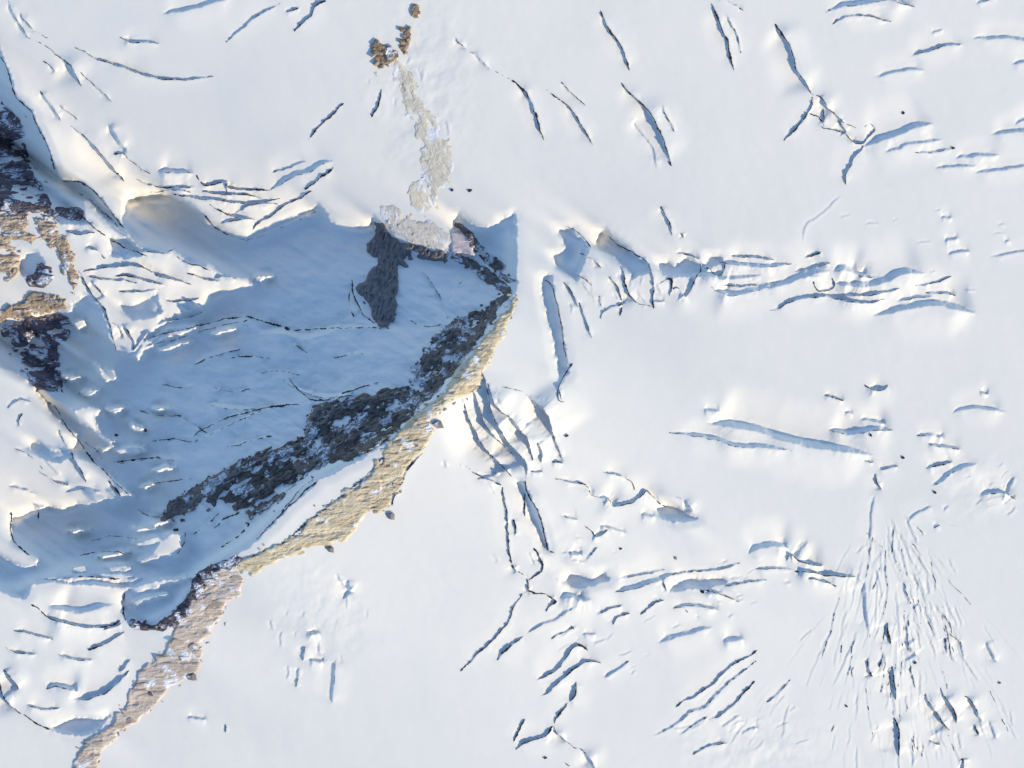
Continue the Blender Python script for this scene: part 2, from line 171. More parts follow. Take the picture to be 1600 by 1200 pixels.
# the coarse grid is turned so that its columns run down-sun: a grows along the shadows, b across them
A0, A1, B0, B1 = -1260, 1260, -1260, 1260
ca_ = np.arange(A0, A1 + .1, CELL); cb_ = np.arange(B0, B1 + .1, CELL)
CB, CA = np.meshgrid(cb_, ca_)
CU = 800 + CA*SD[0] - CB*SD[1]; CV = 600 + CA*SD[1] + CB*SD[0]

def smooth(x):
    x = np.clip(x, 0, 1); return x * x * (3 - 2 * x)
def inside(poly, X, Y):
    """even-odd test, vectorised, only inside the outline's box"""
    p = np.array(poly, float); out = np.zeros(X.shape, bool)
    box = (X >= p[:,0].min()) & (X <= p[:,0].max()) & (Y >= p[:,1].min()) & (Y <= p[:,1].max())
    x = X[box]; y = Y[box]; r = np.zeros(x.shape, bool)
    q = np.roll(p, 1, 0)
    for (x1, y1), (x2, y2) in zip(p, q):
        if y1 == y2: continue
        c = ((y1 > y) != (y2 > y)) & (x < (x2 - x1) * (y - y1) / (y2 - y1) + x1)
        r ^= c
    out[box] = r; return out
def value_noise(x, y, seed):
    xi = np.floor(x).astype(np.int64); yi = np.floor(y).astype(np.int64)
    fx = x - xi; fy = y - yi; fx = fx*fx*fx*(fx*(fx*6-15)+10); fy = fy*fy*fy*(fy*(fy*6-15)+10)
    def hsh(a, b):
        n = (a * 374761393 + b * 668265263 + seed * 1442695041) & 0xffffffff
        n = ((n ^ (n >> 13)) * 1274126177) & 0xffffffff
        return ((n ^ (n >> 16)) & 0xffffff) / float(0xffffff) * 2 - 1
    return (hsh(xi,yi)*(1-fx)+hsh(xi+1,yi)*fx)*(1-fy) + (hsh(xi,yi+1)*(1-fx)+hsh(xi+1,yi+1)*fx)*fy
def fbm(x, y, seed, octv=4, gain=.5):
    s = 0; a = 1; n = 0
    for k in range(octv):
        s = s + a * value_noise(x * 2**k + 17.3*k, y * 2**k - 9.1*k, seed + k); n += a; a *= gain
    return s / n
def blur(a, sig):
    r = int(3 * sig) + 1; k = np.exp(-.5 * (np.arange(-r, r+1) / sig)**2); k /= k.sum()
    for ax in (0, 1):
        p = np.pad(a, [(r, r) if i == ax else (0, 0) for i in (0, 1)], mode='edge'); o = np.zeros_like(a)
        for i, w in enumerate(k):
            o += w * (p[i:i+a.shape[0], :] if ax == 0 else p[:, i:i+a.shape[1]])
        a = o
    return a
def horizon(Hf):
    """height below which ground lies in shadow (from everything up-sun)"""
    k = CA * PX * E_TAN
    h = np.maximum.accumulate(Hf + k, axis=0) - k
    return np.concatenate([np.full((1, Hf.shape[1]), -1e3), h[:-1] - CELL*PX*E_TAN], 0)
def poisson(g, lam, gb=None):
    """surface whose slope along the sun follows g; slopes across the sun are nearly free (they do not change the light)"""
    na, nb = g.shape
    d = np.zeros((na, nb)); d[:-1] += g[:-1]; d[1:] -= g[:-1]
    if gb is not None: d[:, :-1] += lam*gb[:, :-1]; d[:, 1:] -= lam*gb[:, :-1]
    m = np.concatenate([np.concatenate([d, d[:, ::-1]], 1), np.concatenate([d[::-1], d[::-1, ::-1]], 1)], 0)
    F = np.fft.rfft2(m)
    wa = 2*np.cos(2*np.pi*np.arange(2*na)/(2*na)) - 2; wb = 2*np.cos(2*np.pi*np.arange(nb+1)/(2*nb)) - 2
    den = wa[:, None] + lam * wb[None, :]; den[0, 0] = 1
    F = F / den; F[0, 0] = 0
    return np.fft.irfft2(F, s=m.shape)[:na, :nb]

mask = np.zeros(CU.shape, bool)
jx = CU + 4.0*fbm(CU/20, CV/20, 5, 4, .6); jy = CV + 4.0*fbm(CU/20, CV/20, 9, 4, .6)      # ragged outlines
for p in SHADE: mask |= inside(p, jx, jy)
for p in LIT: mask &= ~inside(p, jx, jy)
m_soft = blur(mask.astype(float), 1.2)
G_LIT, G_SHADE = .10, E_TAN + .10
step_m = CELL * PX
g = (G_LIT * (1 - m_soft) - G_SHADE * m_soft) * step_m
base = poisson(g, .06)
DEEP = .35 + 4.0 * smooth((blur(mask.astype(float), 6.5) - .6) / .4)      # basins are hollowed below the shadow line
lit_w = 1 - smooth(blur(mask.astype(float), 1.2) * 3)
ga_lit = G_LIT * step_m
for it in range(60):
    if it in (6, 12, 18, 24, 30, 36):                              # open snow keeps an even slope to the sun
        ga = np.zeros_like(base); gb = np.zeros_like(base); ga[:-1] = base[1:] - base[:-1]; gb[:, :-1] = base[:, 1:] - base[:, :-1]
        base = poisson(ga + .7 * lit_w * (np.clip(ga, .6*ga_lit, 2.2*ga_lit) - ga), .06, gb)
    h = horizon(base)
    want = np.where(mask, np.minimum(base, h - DEEP), np.maximum(base, h + .15))
    corr = want - base
    base = base + (blur(corr, 2.6) * 1.3 if it < 42 else (blur(corr, 1.0) if it < 54 else corr))
base = base - np.median(base[(CV > 0) & (CV < 1200) & (CU > 0) & (CU < 1600)])

# fine grid: 1.4 px in and around the picture, coarser with distance beyond it
FS = 1.4
def axis(lo, hi, far):
    c = np.arange(lo - 42, hi + 42, FS)
    grow = FS * np.cumsum(1.16 ** np.arange(1, 60)); grow = grow[grow < far]
    return np.concatenate([c[0] - grow[::-1], c, c[-1] + grow])
gu = axis(0, 1600, 9000); gv = axis(0, 1200, 9000)
NU, NV = len(gu), len(gv)
GU, GV = np.meshgrid(gu, gv)
def sample_coarse(a, U, V):
    x = (U-800)*SD[0] + (V-600)*SD[1]; y = -(U-800)*SD[1] + (V-600)*SD[0]
    x = np.clip((x - A0) / CELL, 0, len(ca_) - 1.001); y = np.clip((y - B0) / CELL, 0, len(cb_) - 1.001)
    i = x.astype(int); j = y.astype(int); fx = x - i; fy = y - j
    return (a[i,j]*(1-fx)+a[i+1,j]*fx)*(1-fy) + (a[i,j+1]*(1-fx)+a[i+1,j+1]*fx)*fy
H = sample_coarse(base, GU, GV)
far = np.hypot(np.maximum(np.abs(GU - 800) - 1000, 0), np.maximum(np.abs(GV - 600) - 800, 0))
H -= far * PX * .12                                             # the mountain falls away outside the picture
H += far * PX * .22 * fbm(GU / 900, GV / 900, 77, 4) * smooth(far / 1500)
shade_f = sample_coarse(m_soft, GU, GV)
# wind-packed snow: broad drifts, sastrugi, small crust
H += .5 * fbm(GU/230, GV/230, 21, 2) + .07 * fbm((GU*.6+GV*.8)/60, (GV*.6-GU*.8)/26, 22, 3) + .008 * fbm(GU/9, GV/9, 23, 3)
rough = smooth(1 - np.hypot((GU-500)/130, (GV-960)/150)) + smooth(1 - np.hypot((GU-1180)/190, (GV-1170)/90)) + smooth(1 - np.hypot((GU-660)/130, (GV-130)/230)) \
      + .8*smooth(1 - np.hypot((GU-900)/120, (GV-880)/110)) + .8*smooth(1 - np.hypot((GU-1530)/100, (GV-760)/90)) + smooth(1 - np.hypot((GU-930)/130, (GV-400)/70))
H += np.minimum(rough, 1) * (.26 * fbm(GU/22, GV/22, 31, 3))
deep_f = sample_coarse(smooth((blur(mask.astype(float), 6.5) - .6) / .4), GU, GV)
H += shade_f * (.16 * fbm(GU/30, GV/15, 41, 4)) + deep_f * (1.7*fbm((GU+GV*.4)/120, (GV-GU*.4)/42, 42, 4) + .6*fbm(GU/40, GV/18, 43, 4) + .7*np.abs(fbm((GU*.57-GV*.82)/16, (GU*.82+GV*.57)/150, 44, 3)))

steps = [(d, w, l) for d, w, l in STEPS]
fr = random.Random(3)
for k in range(280):                                           # fan of wind-cut grooves spreading from the col at lower right
    a = fr.gauss(math.radians(6), math.radians(20)); r0 = fr.uniform(20, 390); L = fr.uniform(18, 60) + (fr.random() < .4) * fr.uniform(0, 80)
    ox, oy = 1390 + fr.gauss(0, 28), 790; bend = fr.gauss(0, .07); a2 = a + fr.gauss(0, .08)
    pts = [(ox + math.sin(a) * r0 + math.sin(a2 + bend*s) * s*L + (fr.uniform(-2, 2) if s else 0), oy + math.cos(a) * r0 + math.cos(a2) * s*L) for s in (0, .33, .66, 1)]
    steps.append((.2 if k % 6 == 0 else 0, fr.choice((.45, .55, .7, .9, 1.3)), pts))
for (cx, cy, sx, sy, ang, n, wmax) in ((1540,755,70,60,-35,26,2.4), (1120,930,110,45,-15,26,2.4), (930,1010,110,60,-35,22,2.2), (500,970,70,90,80,26,2.6), (640,110,60,110,75,22,2.0),
                                      (900,850,90,60,30,20,2.2), (960,420,120,40,60,22,2.4), (1130,1140,110,50,-35,26,2.0), (330,320,110,30,10,22,2.2), (1450,390,120,60,-10,16,1.8), (770,670,60,80,60,16,2.4), (1000,440,110,35,80,16,2.0), (1250,440,200,30,-6,22,2.0), (850,880,70,70,50,14,2.0)):
    for k in range(int(n*.65)):
        x = fr.gauss(cx, sx*.5); y = fr.gauss(cy, sy*.5); a = math.radians(ang + fr.gauss(0, 14)); L = fr.uniform(8, 30)
        steps.append((0, fr.uniform(.6, .72*wmax), [(x, y), (x + math.cos(a)*L*.5 + fr.uniform(-2,2), y + math.sin(a)*L*.5 + fr.uniform(-2,2)), (x + math.cos(a)*L, y + math.sin(a)*L)]))

def densify(line, every=3.0, wob=1.2, seed=0):
    p = np.array(line, float)
    # Catmull-Rom through the traced points
    q = np.vstack([2*p[0]-p[1], p, 2*p[-1]-p[-2]]); out = []
    for i in range(1, len(q)-2):
        n = max(2, int(np.hypot(*(q[i+1]-q[i])) / every))
        for t in np.linspace(0, 1, n, endpoint=False):
            out.append(.5*((2*q[i]) + (-q[i-1]+q[i+1])*t + (2*q[i-1]-5*q[i]+4*q[i+1]-q[i+2])*t*t + (-q[i-1]+3*q[i]-3*q[i+1]+q[i+2])*t**3))
    out.append(q[-2]); out = np.array(out)
    s = np.concatenate([[0], np.cumsum(np.hypot(*np.diff(out, axis=0).T))])
    return out, s
def near_line(P, X, Y):
    """distance, side (down-sun positive), running length and sun-squareness of the nearest point of line P"""
    best = np.full(X.shape, 1e9); side = np.zeros(X.shape); run = np.zeros(X.shape); nx_ = np.zeros(X.shape); s0 = 0.0
    N = len(P); r = max(2, N // 6)
    T = np.array([P[min(N-1, i+r)] - P[max(0, i-r)] for i in range(N)]); T /= np.maximum(np.hypot(T[:,0], T[:,1]), 1e-6)[:,None]
    NS = np.stack([-T[:,1], T[:,0]], 1) @ SD                    # smooth along the line
    flip = 1.0 if NS.sum() >= 0 else -1.0
    NS = np.maximum(NS * flip, 0)
    for k, (a, b) in enumerate(zip(P[:-1], P[1:])):
        d = b - a; L = math.hypot(*d)
        if L < 1e-6: continue
        t = np.clip(((X-a[0])*d[0] + (Y-a[1])*d[1]) / (L*L), 0, 1)
        dx = X - a[0] - t*d[0]; dy = Y - a[1] - t*d[1]; dist = np.hypot(dx, dy)
        m = dist < best
        best[m] = dist[m]; side[m] = ((-dx*d[1] + dy*d[0]) * flip / L)[m]; run[m] = (s0 + t*L)[m]; nx_[m] = (NS[k]*(1-t) + NS[k+1]*t)[m]
        s0 += L
    return best, side, run, nx_, s0
def warp(U, V): return 2.6*fbm(U/15, V/15, 51, 4, .65), 2.6*fbm(U/15, V/15, 52, 4, .65)
WX, WY = warp(GU, GV); WX += GU; WY += GV      # ragged lips
lines = []; STEP = np.zeros_like(H); SHARP = np.zeros_like(H)
for k, (dark, w, line) in enumerate(steps):
    w = w * (.70 if w > 3 else .85); P, S_ = densify(line, 4.0 if w > 4 else 3.0, 1.3, k); lines.append((dark, w, P))
    if w <= 0: continue
    reach = 10.5*w + 8
    i0, i1 = np.searchsorted(gu, [P[:,0].min()-reach, P[:,0].max()+reach]); j0, j1 = np.searchsorted(gv, [P[:,1].min()-reach, P[:,1].max()+reach])
    if i1 - i0 < 2 or j1 - j0 < 2: continue
    X = WX[j0:j1, i0:i1]; Y = WY[j0:j1, i0:i1]
    D, sd_, run, ns, tot = near_line(P, X, Y)
    end = np.minimum(run, tot - run)
    tap = smooth((end + .3) / max(6.0, min(.24*tot, 50))) * (1 + (.22 if w < 7 else .08)*value_noise(run/45, run*0 + k, 61))
    wl_ = w * tap * np.clip(ns / .3, 0, 1)
    depth = wl_ * PX / np.maximum(ns, .35) * (E_TAN + .12) * 1.1
    s = np.where(sd_ >= 0, D, -D)
    ww = np.maximum(wl_, .6); rl = np.minimum(6*ww + 3, .6*tot + 4)
    face = smooth(s / 1.2) if dark > .35 else np.clip(s / ww, 0, 1)           # undercut lip, or a smooth lee slope
    prof = np.where(s > 0, face * (1 - smooth((s - ww) / rl)), 0) * .55
    lip = np.where(s <= 0, smooth(1 + s / rl), 1 - smooth(s / 1.2)) * .45
    end_fade = np.where((run <= 0) | (run >= tot), np.exp(-D / 2.5), 1)
    if dark <= .35: depth = depth * 1.03; lip = np.where(s <= 0, lip, .45 * (1 - np.clip(s / ww, 0, 1)))
    STEP[j0:j1, i0:i1] += depth * (lip - prof) * end_fade
    SHARP[j0:j1, i0:i1] = np.maximum(SHARP[j0:j1, i0:i1], (1 - smooth((np.abs(s) - .9*ww - 1) / (6 + .8*ww))) * smooth(wl_ / .8))

H += STEP * SHARP + blur(STEP, 4.0) * (1 - SHARP)

def hz(u, v):
    """ground height at photograph pixel (u, v)"""
    u = np.clip(np.asarray(u, float), gu[1], gu[-2]); v = np.clip(np.asarray(v, float), gv[1], gv[-2])
    x = np.interp(u, gu, np.arange(NU)); y = np.interp(v, gv, np.arange(NV))
    i = np.minimum(x.astype(int), NU-2); j = np.minimum(y.astype(int), NV-2); fx = x - i; fy = y - j
    return (H[j,i]*(1-fx)+H[j,i+1]*fx)*(1-fy) + (H[j+1,i]*(1-fx)+H[j+1,i+1]*fx)*fy
def X_(u): return (u - 800) * PX
def Y_(v): return (600 - v) * PX
# ---------------------------------------------------------------- materials
def new_mat(name):
    m = bpy.data.materials.new(name); m.use_nodes = True
    return m, m.node_tree.nodes, m.node_tree.links, m.node_tree.nodes['Principled BSDF']
def ramp(n, l, src, stops):
    r = n.new('ShaderNodeValToRGB'); e = r.color_ramp.elements
    while len(e) < len(stops): e.new(.5)
    for el, (p, c) in zip(e, stops): el.position = p; el.color = (*c, 1)
    l.new(src, r.inputs['Fac']); return r.outputs['Color']
def noise(n, l, vec, scale, detail=5, rough=.6):
    t = n.new('ShaderNodeTexNoise'); t.inputs['Scale'].default_value = scale; t.inputs['Detail'].default_value = detail; t.inputs['Roughness'].default_value = rough
    l.new(vec, t.inputs['Vector']); return t.outputs['Fac']
def bump(n, l, b, h, dist, strength=1.0, prev=None):
    k = n.new('ShaderNodeBump'); k.inputs['Distance'].default_value = dist; k.inputs['Strength'].default_value = strength
    l.new(h, k.inputs['Height'])
    if prev: l.new(prev, k.inputs['Normal'])
    l.new(k.outputs['Normal'], b.inputs['Normal']); return k.outputs['Normal']
def snow_mat():
    m, n, l, b = new_mat('snow'); g = n.new('ShaderNodeNewGeometry'); p = g.outputs['Position']
    c = ramp(n, l, noise(n, l, p, .035, 6, .55), [(.3, (.87,.845,.77)), (.5, (.885,.855,.775)), (.7, (.895,.86,.775))])
    l.new(c, b.inputs['Base Color']); b.inputs['Roughness'].default_value = .75; b.inputs['Specular IOR Level'].default_value = .2
    k = bump(n, l, b, noise(n, l, p, .18, 5, .5), .06)
    bump(n, l, b, noise(n, l, p, 2.3, 3, .6), .008, 1.0, k)
    return m
def rock_mat(name, dark, mid, light, strata=0.0, snow=0.0):
    """weathered rock; 'strata' adds bedding bands, 'snow' a dusting that lies on the flatter faces"""
    m, n, l, b = new_mat(name); g = n.new('ShaderNodeNewGeometry'); p = g.outputs['Position']
    oi = n.new('ShaderNodeObjectInfo')
    f = noise(n, l, p, .45, 8, .68)
    if strata:
        mp = n.new('ShaderNodeMapping'); mp.inputs['Scale'].default_value = (.05, .55, .5); l.new(p, mp.inputs['Vector'])
        f2 = noise(n, l, mp.outputs['Vector'], 1.0, 6, .7)
        mx = n.new('ShaderNodeMix'); mx.inputs[0].default_value = strata; l.new(f, mx.inputs[2]); l.new(f2, mx.inputs[3]); f = mx.outputs[0]
    c = ramp(n, l, f, [(.28, dark), (.5, mid), (.72, light)])
    hsv = n.new('ShaderNodeHueSaturation'); l.new(c, hsv.inputs['Color'])
    mr = n.new('ShaderNodeMapRange'); mr.inputs['To Min'].default_value = .72; mr.inputs['To Max'].default_value = 1.22; l.new(oi.outputs['Random'], mr.inputs['Value']); l.new(mr.outputs['Result'], hsv.inputs['Value'])
    col = hsv.outputs['Color']
    if snow:
        f3 = noise(n, l, p, .16, 6, .6)
        r3 = ramp(n, l, f3, [(.64 - snow*.3, (0,0,0)), (.69 - snow*.3, (1,1,1))])
        sx = n.new('ShaderNodeSeparateXYZ'); l.new(g.outputs['Normal'], sx.inputs[0])
        rz = ramp(n, l, sx.outputs['Z'], [(.55, (0,0,0)), (.85, (1,1,1))])
        mu = n.new('ShaderNodeMath'); mu.operation = 'MULTIPLY'; l.new(r3, mu.inputs[0]); l.new(rz, mu.inputs[1])
        mx = n.new('ShaderNodeMix'); mx.data_type = 'RGBA'; l.new(mu.outputs[0], mx.inputs[0]); l.new(col, mx.inputs[6]); mx.inputs[7].default_value = (.85,.85,.86,1); col = mx.outputs[2]
    l.new(col, b.inputs['Base Color']); b.inputs['Roughness'].default_value = .9; b.inputs['Specular IOR Level'].default_value = .2
    bump(n, l, b, noise(n, l, p, 1.6, 7, .7), .3)
    return m
M = {
 'snow': snow_mat(),
 'tan': rock_mat('tan limestone', (.38,.28,.165), (.63,.53,.36), (.74,.66,.50), .85, .18),
 'pinktan': rock_mat('pinkish bedded limestone', (.40,.29,.22), (.61,.51,.41), (.71,.64,.55), .8, .3),
 'dark': rock_mat('dark slate', (.085,.072,.064), (.17,.145,.125), (.28,.24,.20), .4, .38),
 'slate': rock_mat('bare dark slate', (.17,.153,.145), (.24,.216,.205), (.30,.265,.245), .35, 0),
 'purple': rock_mat('purple brown schist', (.07,.055,.062), (.16,.13,.14), (.29,.245,.25), .8, .5),
 'brown': rock_mat('tan gneiss', (.30,.21,.14), (.53,.41,.285), (.66,.56,.43), .6, .32),
 'umber': rock_mat('brown gneiss', (.14,.09,.06), (.40,.29,.19), (.64,.53,.38), .3, .3),
 'pale': rock_mat('pale scree', (.74,.66,.50), (.81,.745,.60), (.85,.80,.69), .2, .35),
 'edge': rock_mat('pale cliff rock', (.46,.41,.35), (.64,.59,.51), (.76,.72,.66), .5, .4),
 'pink': rock_mat('pinkish slab', (.56,.47,.46), (.68,.59,.58), (.74,.68,.67), .2, .1),
 'rib': rock_mat('black crack shade and stone', (.018,.018,.022), (.04,.038,.045), (.08,.075,.085), 0, 0),  # black for the painted shade in cracks, and for loose stones
}
C = scene.collection.objects
def link(o, parent=None):
    C.link(o)
    if parent: o.parent = parent
    return o
def mesh_obj(name, V, F, mat, parent=None, smooth_=False):
    me = bpy.data.meshes.new(name); V = np.asarray(V, np.float32); F = np.asarray(F, np.int32); k = F.shape[1]
    me.vertices.add(len(V)); me.vertices.foreach_set('co', V.ravel())
    me.loops.add(F.size); me.loops.foreach_set('vertex_index', F.ravel())
    me.polygons.add(len(F)); me.polygons.foreach_set('loop_start', np.arange(0, F.size, k, dtype=np.int32))
    me.polygons.foreach_set('use_smooth', np.full(len(F), smooth_))
    me.update(calc_edges=True); me.materials.append(mat)
    return link(bpy.data.objects.new(name, me), parent)
def thing(name, label, cat, u, v, group=None):
    o = bpy.data.objects.new(name, None); o.empty_display_size = 1; o.location = (X_(u), Y_(v), float(hz(u, v)))
    o['label'] = label; o['category'] = cat; o['kind'] = 'thing'
    if group: o['group'] = group
    return link(o)

# ---------------------------------------------------------------- the snow
idx = np.arange(NU * NV).reshape(NV, NU)
quads = np.stack([idx[1:, :-1], idx[1:, 1:], idx[:-1, 1:], idx[:-1, :-1]], -1).reshape(-1, 4)
terrain = mesh_obj('snow_terrain', np.stack([X_(GU), Y_(GV), H], -1).reshape(-1, 3), quads, M['snow'], smooth_=True)
terrain['kind'] = 'structure'

# ---------------------------------------------------------------- rock
def bedrock(poly, mat, parent, lift=.7, amp=.5, gate=0.0, gscale=12.0, seed=0, ang=0.0, rag=5.0, name='bedrock'):
    """a rough skin of rock standing out of the snow inside an outline; 'gate' leaves streaks along 'ang' where snow lies"""
    p = np.array(poly, float); i0, i1 = np.searchsorted(gu, [p[:,0].min()-14, p[:,0].max()+14]); j0, j1 = np.searchsorted(gv, [p[:,1].min()-14, p[:,1].max()+14])
    U = GU[j0:j1, i0:i1]; V = GV[j0:j1, i0:i1]
    m = inside(poly, U + rag*fbm(U/15, V/15, 71+seed, 4), V + rag*fbm(U/15, V/15, 72+seed, 4)).astype(float)
    m = blur(m, 1.3)
    ca, sa = math.cos(ang), math.sin(ang); A = U*ca - V*sa; B = U*sa + V*ca            # along / across the beds
    if gate: m = np.minimum(m, np.clip(m + gate*3.0*fbm(A/(gscale*2.2), B/(gscale*.8), 73+seed, 4) - gate*.12, 0, 1.2))
    rid = 1 - np.abs(fbm(A/14, B/5.5, 74+seed, 4))*2
    z = H[j0:j1, i0:i1] + (m - .45) * 2 * lift + amp * rid * smooth(m) - .25*amp
    keep = m > .12
    fk = keep[1:, :-1] & keep[1:, 1:] & keep[:-1, 1:] & keep[:-1, :-1]
    ii = np.arange(U.size).reshape(U.shape)
    Q = np.stack([ii[1:, :-1], ii[1:, 1:], ii[:-1, 1:], ii[:-1, :-1]], -1)[fk]
    used = np.unique(Q); remap = np.zeros(U.size, int); remap[used] = np.arange(len(used))
    o = parent.location
    P3 = np.stack([X_(U).ravel()[used] - o[0], Y_(V).ravel()[used] - o[1], z.ravel()[used] - o[2]], -1)
    mesh_obj(name, P3, remap[Q], mat, parent, False)
    def covered(u, v):
        i = int(np.searchsorted(gu[i0:i1], u)); j = int(np.searchsorted(gv[j0:j1], v))
        return 0 <= i < m.shape[1] and 0 <= j < m.shape[0] and m[j, i] > .5
    return covered

import bmesh
def hull_mesh(name, seed, sx, sy, sz, n=15):
    """an angular broken block (convex, 20 to 40 faces), 1 unit across"""
    r = random.Random(seed); bm = bmesh.new()
    for _ in range(n):
        a = [r.uniform(-1, 1) for _ in range(3)]
        q = max(abs(t) for t in a)**.5
        bm.verts.new((a[0]/q*.5*sx, a[1]/q*.5*sy, a[2]/q*.5*sz))
    res = bmesh.ops.convex_hull(bm, input=bm.verts)
    bmesh.ops.delete(bm, geom=[e for e in set(res['geom_interior']) | set(res['geom_unused']) if isinstance(e, bmesh.types.BMVert)], context='VERTS')
    me = bpy.data.meshes.new(name); bm.to_mesh(me); bm.free(); return me
def variants(name, mat, sx, sy, sz, n=9, seed=0):
    out = []
    for k in range(n):
        me = hull_mesh(name, seed*100 + k, sx, sy, sz, rnd.choice((12, 15, 18))); me.materials.append(mat); out.append(me)
    return out
def place(me, name, u, v, size, rot, parent, sink=.25, squash=1.0, tilt=True):
    o = bpy.data.objects.new(name, me)
    z = float(hz(u, v)); e = 4.0
    zx = float(hz(u+e, v) - hz(u-e, v)) / (2*e*PX); zy = -float(hz(u, v+e) - hz(u, v-e)) / (2*e*PX)
    zx = max(-.9, min(.9, zx)); zy = max(-.9, min(.9, zy))
    s = size * PX
    o.rotation_euler = (math.atan(zy) * tilt + rnd.uniform(-.12, .12), -math.atan(zx) * tilt + rnd.uniform(-.12, .12), rot)
    o.scale = (s, s, s * squash)
    loc = np.array((X_(u), Y_(v), z + s*(.5 - sink)*.45*squash))
    if parent: loc = loc - np.array(parent.location)
    o.location = loc
    return link(o, parent)
def scatter(poly, n, smin, smax, meshes, name, parent, ang=0, aspread=.5, gap=.62, sink=.25, squash=1.0, power=1.6, on=None):
    p = np.array(poly, float); got = []; tries = 0
    while len(got) < n and tries < n*40:
        tries += 1
        u = rnd.uniform(p[:,0].min(), p[:,0].max()); v = rnd.uniform(p[:,1].min(), p[:,1].max())
        if not inside(poly, np.array([u]), np.array([v]))[0]: continue
        if on and not on(u, v): continue
        s = smin + (smax - smin) * rnd.random()**power
        if any((u-a)**2 + (v-b)**2 < (gap*.5*(s+c))**2 for a, b, c in got): continue
        got.append((u, v, s)); place(rnd.choice(meshes), name, u, v, s, ang + rnd.gauss(0, aspread), parent, sink, squash)
    return got
def fringe(poly, n, reach, meshes, name, parent, smin=4, smax=8):
    """loose stones around the foot of an outcrop, thinning outwards"""
    p = np.array(poly, float); q = np.roll(p, -1, 0)
    for _ in range(n):
        k = rnd.randrange(len(p)); t_ = rnd.random(); a = p[k] + (q[k] - p[k])*t_
        if not (-30 < a[0] < 1630 and -30 < a[1] < 1230): continue
        r = abs(rnd.gauss(0, .5))*reach; th = rnd.uniform(0, 2*math.pi)
        place(rnd.choice(meshes), name, a[0] + r*math.cos(th), a[1] + r*math.sin(th), rnd.uniform(smin, smax), rnd.uniform(0, 3), parent, .3, .8)
V_ = {
 'bed': variants('slab', M['tan'], 1, .34, .3, 9, 13),
 'tan': variants('slab', M['tan'], 1, .6, .5, 10, 1), 'pinktan': variants('slab', M['pinktan'], 1, .34, .35, 10, 2),
 'dark': variants('block', M['dark'], 1, .6, .55, 12, 3), 'purple': variants('block', M['purple'], 1, .6, .5, 10, 4),
 'brown': variants('block', M['brown'], 1, .75, .6, 8, 5), 'slate': variants('block', M['slate'], 1, .7, .4, 6, 6),
 'umber': variants('block', M['umber'], 1, .75, .6, 6, 11), 'edge': variants('slab', M['edge'], 1, .5, .35, 6, 12), 'pale': variants('slab', M['pale'], 1, .6, .35, 8, 7), 'rib': variants('boulder', M['rib'], 1, .8, .8, 8, 8), 'grey': None }
R45 = math.radians(47)

T1 = [(808,458),(806,478),(797,502),(787,530),(768,560),(752,590),(740,612),(722,622),(700,632),(690,642),(680,657),(670,682),(662,706),(648,716),(635,736),(628,756),(620,771),(612,790),(592,800),(572,796),
      (560,816),(548,836),(530,846),(505,850),(480,852),(470,861),(440,875),(405,888),(385,900),(374,892),(372,880),(400,866),(440,850),(470,836),(480,816),(500,801),(520,786),(545,766),(575,746),(590,726),(600,706),(620,681),
      (640,656),(668,632),(692,615),(706,592),(721,571),(736,551),(756,531),(776,506),(790,481)]
T2 = [(372,882),(384,902),(374,930),(356,945),(346,965),(326,990),(316,1010),(318,1035),(308,1055),(285,1066),(262,1072),(255,1090),(236,1110),(215,1126),(186,1146),(171,1162),(156,1182),(150,1212),(112,1212),(115,1190),
      (126,1166),(150,1146),(176,1130),(192,1105),(202,1080),(216,1052),(241,1030),(263,1006),(277,975),(293,952),(307,925),(322,902),(346,888)]
t = thing('tan_rock_ridge', 'long tan limestone ridge of broken slabs running down from the summit', 'rock ridge', 640, 700)
c_ = bedrock(T1, M['tan'], t, .6, .22, .26, 8, 1, .05, 9)
scatter(T1, 120, 9, 30, V_['bed'], 'slab', t, .05, .15, .55, .5, .45, on=c_)
fringe(T1, 70, 10, V_['tan'], 'stone', t)
scatter(T1, 26, 7, 15, V_['brown'], 'block', t, .05, .3, .8, .4, .6, on=c_)
t = thing('bedded_rock_spur', 'pinkish beige spur of level rock beds at the lower left', 'rock ridge', 240, 1040)
bedrock(T2, M['pinktan'], t, .6, .22, .24, 14, 2, 0.0, 8)
fringe(T2, 50, 9, V_['pinktan'], 'stone', t)
v = 880.0
p2 = np.array(T2, float)
while v < 1205:                                                  # level beds, each broken into a few slabs
    us = [u for u in np.arange(100, 400, 2.0) if inside(T2, np.array([u]), np.array([v]))[0]]
    th = rnd.uniform(7, 12)
    if us:
        a, b = us[0] + 2, us[-1] - 2
        u = a
        while u < b - 5:
            L = min(rnd.uniform(14, 42), b - u)
            if L > 6 and rnd.random() < .78:
                place(rnd.choice(V_['pinktan']), 'slab', u + L/2, v + rnd.uniform(-2, 2), L*1.05, rnd.gauss(.03, .07), t, .42, .55)
            u += L + rnd.uniform(0, 3)
    v += th

